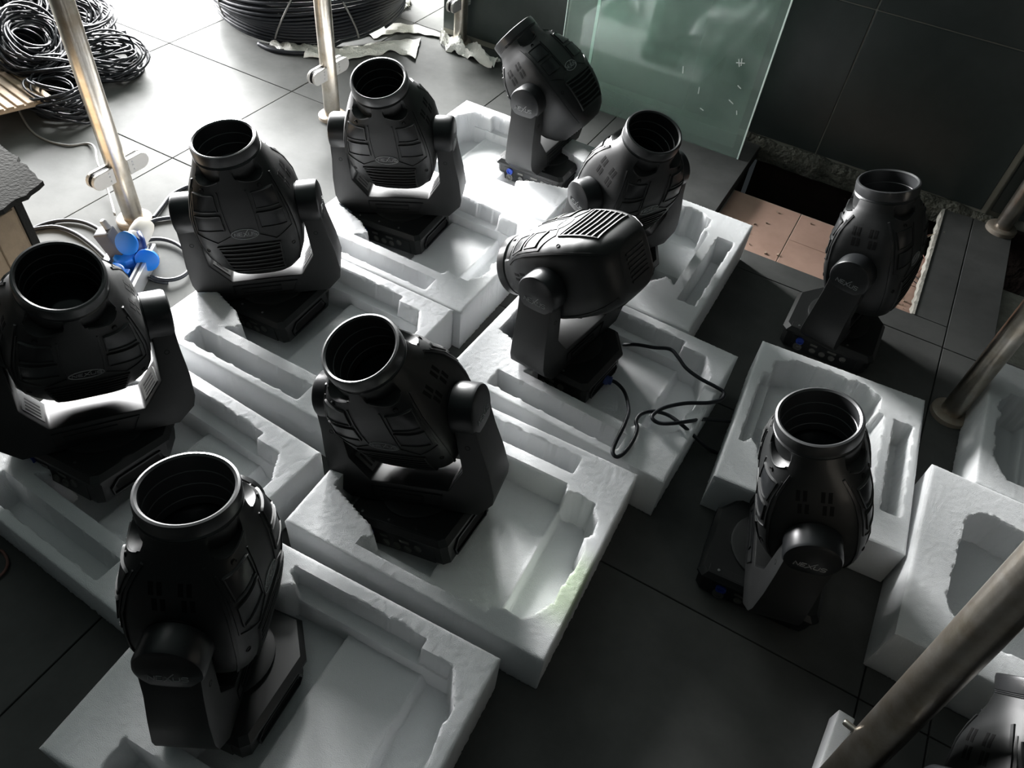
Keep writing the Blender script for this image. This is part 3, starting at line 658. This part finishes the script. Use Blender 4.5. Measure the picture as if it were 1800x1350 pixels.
pile = [(-2.58, 1.52, .05, .13, 34, 8, 0, 'black cable bundle nearest the left post, at the foot of the heap'), (-2.78, 1.62, .06, .16, 40, 10, 8, 'black cable bundle low in the heap beside the ribbed board'),
        (-2.98, 1.58, .07, .17, 40, -8, 5, 'black cable bundle under the far end of the ribbed board'), (-3.12, 1.80, .08, .18, 40, 6, -10, 'black cable bundle low in the heap near the top left corner'),
        (-2.94, 1.88, .11, .16, 40, 16, 15, 'black cable bundle in the middle of the heap behind the left post'), (-2.80, 1.60, .15, .14, 36, 40, 10, 'black cable bundle lying on top just behind the ribbed board'),
        (-3.06, 1.64, .18, .15, 38, 30, -20, 'black cable bundle on top of the heap at the left edge'), (-3.26, 1.98, .13, .17, 36, 40, 20, 'black cable bundle at the back of the heap, cut by the top edge'),
        (-2.98, 1.76, .22, .14, 36, 50, -25, 'topmost black cable bundle of the heap'), (-3.36, 1.70, .12, .17, 36, 20, 10, 'black cable bundle in the very top left corner'),
        (-3.20, 1.80, .24, .14, 34, 55, 30, 'upper black cable bundle near the top left corner'), (-2.66, 1.80, .06, .12, 30, 15, 10, 'black cable bundle at the right side of the heap by the upright connectors')]
for i, a in enumerate(pile): thin_coil(*a, 20+i)
for k, (qx, qy, qz, a0, ln) in enumerate(((112, 28, .05, .3, .07), (128, 48, .03, .8, .08), (142, 62, .04, .5, .07), (105, 160, .03, 2.2, .06), (95, 178, .02, 1.2, .07), (60, 185, .03, .2, .06))):
    p = at(qx, qy, qz); mt = tr(*p)@rotz(a0)@roty(R(72))
    tag(link('cable_connector', MB().lathe([(.004, -.03), (.0075, -.012), (.0095, -.008), (.0095, ln-.02), (.008, ln-.015)], 12, mt).me('cable_connector', M['slate'], ang=40)), ['slate connector sticking out at the upper right of the cable heap', 'slate connector at the right of the heap, between two others', 'slate connector lowest on the right side of the cable heap', 'slate connector at the near foot of the heap, next to the left post', 'slate connector at the near foot of the heap, between two others', 'slate connector at the near foot of the heap beside the ribbed board'][k], 'connector', 'loose connectors on the cable heap')
pc = thing('patch_cable', 'black cable with two upright connectors at the right tip of the cable heap', 'cable', (*at(190, 95)[:2], 0))
cpart('cord', [(*at(160, 100)[:2], .02), (*at(185, 97)[:2], .012), (*at(205, 90)[:2], .012), (*at(222, 84)[:2], .025)], .005, 'cable', pc)
for (qx, qy) in ((224, 82), (193, 88)):
    p = at(qx, qy); d = Vector(p)-Vector(pc.location); link('connector', MB().lathe([(.009, 0), (.011, .012), (.011, .05), (.009, .055)], 14, tr(d.x, d.y, .012)).me('connector', M['slate'], ang=40), pc)
# ribbed board on the heap
rb = thing('ribbed_board', 'brown ribbed board lying on the cable heap at the left edge', 'board', (-2.78, 1.36, .09), R(-20))
link('sheet', MB().box((-.40, -.155, 0), (.22, .150, .012)).me('sheet', M['slat'], bevel=.002, seg=1), rb)
for k in range(9): link('rib', MB().box((-.40, -.150+.034*k, .011), (.22, -.126+.034*k, .019)).me('rib', M['slat'], bevel=.002, seg=1), rb)
rb.rotation_euler = (R(-6), R(4), R(-8))
# grey thin cord from the heap to the socket bar
cable('grey_cable', [(*at(28, 185)[:2], .05), (*at(50, 225)[:2], .008), (*at(80, 247)[:2], .004), (*at(120, 257)[:2], .004), (*at(155, 254)[:2], .004), (*at(172, 275)[:2], .03), (*at(180, 310)[:2], .05), (*at(195, 350)[:2], .02), (*at(207, 392)[:2], .03)], .0035, 'greycable', 'thin grey cable running from the cable heap to the blue sockets', sub=8)
# black leads around the socket bar
def lead(lst, label, z=.006, r=.006):
    cable('black_lead', [(*at(x, y)[:2], z+.001*i) for i, (x, y) in enumerate(lst)], r, 'cable', label, group=None)
lead([(40, 415), (80, 397), (120, 391), (155, 397), (185, 415), (200, 440)], 'upper of the two black leads arching left of the blue sockets')
lead([(45, 408), (95, 402), (130, 412), (160, 432), (185, 455), (200, 470)], 'lower black lead arching left of the blue sockets')
lead([(330, 330), (303, 345), (285, 368), (270, 388)], 'short black lead rising from the ivory plug to the badge light')
lead([(335, 384), (300, 386), (272, 391), (258, 400)], 'black lead running right from the ivory plug')
def ring_lead(cx, cy, rx, ry, rot, label, turns=1.0):
    c0 = at(cx, cy); P_ = []
    for k in range(int(44*turns)+1):
        a = 2*math.pi*k/44+1.2; p = at(cx+rx*math.cos(a)*math.cos(rot)-ry*math.sin(a)*math.sin(rot), cy+rx*math.cos(a)*math.sin(rot)+ry*math.sin(a)*math.cos(rot)); P_.append((p.x, p.y, .006+.0002*k))
    tag(link('cable_loop', MB().tube(P_, .006, 8).me('cable_loop', M['cable'], smooth=True)), label, 'cable')
ring_lead(286, 462, 52, 36, .25, 'round black cable loop on the floor right of the blue sockets', 1.1)

# ================================================================== socket bar
A_, B_ = at(266, 428, .05), at(226, 506, .05)            # the right rail's top edge
dv = (A_-B_); az = math.atan2(dv.y, dv.x); O_ = (A_+B_)/2
sb = thing('socket_bar', 'aluminium bar with blue capped sockets on the floor beside the left post', 'power strip', (O_.x, O_.y, 0), az)
L_ = dv.length/2
link('rail', MB().box((-L_-.16, -.012, .0), (L_, .012, .05)).me('rail', M['alu'], bevel=.002), sb)
link('rail_groove', MB().box((-L_-.16, -.003, .0495), (L_, .003, .0512)).me('rail_groove', M['slate']), sb)
link('rail', MB().box((-L_-.16, .088, .0), (L_-.02, .108, .05)).me('rail', M['alu'], bevel=.002), sb)
link('tray_plate', MB().box((-L_-.16, .012, .0), (L_-.02, .088, .006)).me('tray_plate', M['slate'], bevel=.001), sb)
link('end_bracket', MB().box((L_-.035, .0, .05), (L_-.018, .09, .056)).me('end_bracket', M['alu'], bevel=.001), sb)
for k, u in enumerate((L_-.075, L_-.165, L_-.255)):
    so = link('socket', MB().lathe([(.036, 0), (.036, .034), (.030, .040), (.030, .052), (.026, .056)], 8, tr(u, .050, .006)@rotz(R(22))).me('socket', M['blue'], ang=35, bevel=.002, seg=1), sb)
    hood = MB(); hood.box((-.010, -.030, .030), (.010, .030, .046), tr(u+.034, .050, .006)); link('hinge', hood.me('hinge', M['blue'], bevel=.003), so)
    if k: link('flip_cap', MB().lathe([(.031, 0), (.033, .003), (.033, .010), (.028, .013)], 28, tr(u+.004, .050, .062)@roty(R(-10 if k == 1 else 6))).me('flip_cap', M['blue'], ang=40), so)
d0 = at(225, 427, .12)-Vector((O_.x, O_.y, 0)); d0 = rotz(-az)@d0
fc_ = link('flip_cap', MB().lathe([(.030, 0), (.033, .003), (.033, .009), (.028, .012)], 28, tr(*d0)@rotz(-az)@rotx(R(62))@roty(R(18))).me('flip_cap', M['blue'], ang=40), sb); fc_['label'] = 'open blue round cap leaning on the slate plug'
d1 = rotz(-az)@(at(260, 455, .05)-Vector((O_.x, O_.y, 0)))
sc_ = link('side_cap', MB().lathe([(.030, 0), (.032, .004), (.032, .013), (.027, .016)], 28, tr(*d1)@rotz(-az)@rotz(R(38))@rotx(R(72))).me('side_cap', M['blue'], ang=40), sb); sc_['label'] = 'blue round cap hanging on the outer side of the bar'
link('cap_strap', MB().tube([d1+Vector((.0, .0, .02)), d1+Vector((.03, .012, .045)), d1+Vector((.055, .03, .05))], .006, 8).me('cap_strap', M['navy'], smooth=True), sb)
p0 = at(207, 440, .06); pl = thing('plug', 'slate grey plug standing in the front blue socket', 'plug', p0)
pl.rotation_euler = (R(6), R(-14), R(25))
link('body', MB().box((-.024, -.022, -.01), (.024, .022, .075)).me('body', M['slate'], bevel=.008, seg=3), pl)
link('cord_grip', MB().lathe([(.010, .06), (.009, .098), (.006, .102)], 14, tr(.012, .010, 0)).me('cord_grip', M['greycable'], ang=40), pl)
p0 = at(238, 425, .065); p1 = at(256, 392, .085); dq = (p1-p0).normalized()
wp = thing('plug', 'ivory plug with dark blue collar at the foot of the left post', 'plug', p0); wp.rotation_mode = 'QUATERNION'; wp.rotation_quaternion = dq.to_track_quat('Z', 'Y')
link('body', MB().lathe([(.031, .0), (.032, .012), (.029, .020), (.031, .030), (.029, .058), (.024, .072), (.012, .076)], 28).me('body', M['ivory'], ang=30), wp)
link('collar', MB().lathe([(.027, -.035), (.031, -.030), (.031, -.003), (.028, .001)], 28).me('collar', M['navy'], ang=40), wp)

# ================================================================== carton at the left
CHT = .40; cx_, cy_, _ = at(30, 352, CHT)
ct = thing('carton', 'brown cardboard box with ragged dark flap at the left edge', 'carton', (cx_, cy_, 0), R(4))
link('body', MB().box((-.55, -.60, 0), (0, 0, CHT)).me('body', M['card'], bevel=.003), ct)
link('corner_edge', MB().box((-.008, -.014, 0), (.006, .006, CHT)).me('corner_edge', M['felt'], bevel=.002), ct)
for k in range(6): link('rib', MB().box((-.002, -.56+.095*k, .01), (.0045, -.495+.095*k, CHT-.01)).me('rib', M['card'], bevel=.002, seg=1), ct)
q = random.Random(3)
fc = [at(0, 246, CHT+.03), at(78, 320, CHT+.015), at(70, 318, CHT+.012), at(28, 345, CHT+.01)]
fx_ = [rotz(R(-4))@(Vector(p)-Vector((cx_, cy_, 0))) for p in fc]
out = [(-.56, -.62), (.02, -.62), (fx_[3].x+.02, fx_[3].y-.01), (fx_[1].x, fx_[1].y), (fx_[0].x, fx_[0].y), (-.56, fx_[0].y+.10)]
dn = dens(out+[out[0]], .022)[:-1]; dn = [(x+q.uniform(-.006, .006), y+q.uniform(-.006, .006)) for x, y in dn]
fl = link('flap', MB().prism(dn, CHT+.004, CHT+.016).me('flap', M['felt']), ct); fl['label'] = 'ragged dark top flap'

# ================================================================== plastic wrapping strips
def strip(lst, wd, label, seed, amp=.02, z0=.008):
    q = random.Random(seed); P_ = spline([(*at(x, y)[:2], 0) for x, y in lst], 9); rings = []; n = 9; ph = [q.uniform(0, 6) for _ in range(5)]
    for i, p in enumerate(P_):
        t = (P_[min(i+1, len(P_)-1)]-P_[max(i-1, 0)]).normalized(); sd = Vector((-t.y, t.x, 0)); u = i/(len(P_)-1)
        w_ = np.interp(u, np.linspace(0, 1, len(wd)), wd)*(1+.10*math.sin(u*31+ph[3]))
        top = []
        for k in range(n):
            v_ = k/(n-1)-.5
            hgt_ = amp*(1-4*v_*v_)*(.55+.3*math.sin(u*17+ph[0]+v_*4))+amp*.22*math.sin(v_*14+u*23+ph[1])+amp*.12*math.sin(v_*27-u*41+ph[2])
            top.append(p+sd*w_*v_+Vector((0, 0, max(.003, z0+hgt_))))
        rings.append([tuple(a) for a in top]+[tuple(a-Vector((0, 0, .002))) for a in reversed(top)])
    tag(link('plastic_wrap', MB().loft(rings).me('plastic_wrap', M['white'], ang=60)), label, 'plastic wrap')
strip([(540, 92), (590, 98), (640, 92), (690, 84), (735, 88)], [.10, .11, .10, .09, .20], 'white plastic wrap spreading from under the huge coil behind the badge light', 1)
strip([(645, 60), (690, 52), (735, 55), (775, 66)], [.12, .10, .08, .03], 'thin grey plastic wrap strip right of the huge coil', 2, .008)
strip([(776, 71), (800, 84), (830, 97), (872, 118)], [.03, .11, .09, .06], 'crumpled white plastic wrap on the floor below the far post', 3, .05)
strip([(480, 78), (520, 88), (560, 92)], [.05, .09, .09], 'white plastic wrap peeking out under the left side of the huge coil', 4)
strip([(695, 12), (708, 6), (722, 8)], [.10, .12, .04], 'white plastic scrap at the far right side of the huge coil', 6)

# ================================================================== wires and rubble in the opening
cable('thin_wire', [tuple(at(1636, 412, -.01)), tuple(at(1618, 420, -.02)), tuple(at(1619, 440, -.03)), tuple(at(1626, 458, -.03)), tuple(at(1618, 475, -.035)), tuple(at(1602, 486, -.035))], .0016, 'wire', 'thin reddish wire hanging into the opening beside the floor strip', sub=6)
cable('thin_wire', [tuple(at(1662, 408, .0)), tuple(at(1640, 412, -.01)), tuple(at(1612, 428, -.03)), tuple(at(1600, 440, -.035))], .0016, 'wire2', 'pale thin wire crossing the corner of the opening', sub=6)
cable('thin_wire', [tuple(at(1607, 483, -.035)), tuple(at(1618, 495, -.035)), tuple(at(1622, 505, -.035)), tuple(at(1603, 492, -.035))], .0014, 'cable', 'short black wire bent on the pink tiles', sub=6)
b = MB()
for k in range(130):
    if k < 75: x, y = rnd.uniform(-.33, .32), HY0+.012+abs(rnd.gauss(0, .012))
    elif k < 115: x, y = rnd.uniform(.20, .33), rnd.uniform(2.26, 2.40)
    else: x, y = rnd.uniform(-.3, .3), rnd.uniform(2.27, 2.6)
    s_ = rnd.uniform(.0015, .006); b.box((-s_, -s_*.6, -s_*.4), (s_, s_*.6, s_*.4), tr(x, y, -.038)@rotz(rnd.uniform(0, 3))@rotx(rnd.uniform(-.4, .4)))
tag(link('rubble', b.me('rubble', M['rubble'])), 'crumbs of broken mortar along the edge of the pink tiles', 'rubble', kind='stuff')
cable('red_cable', [tuple(at(-14, 972, .004)), tuple(at(2, 968, .006)), tuple(at(13, 985, .006)), tuple(at(8, 1004, .006)), tuple(at(-12, 1022, .004))], .003, 'wire', 'thin reddish cable curling on the dark floor at the left edge')
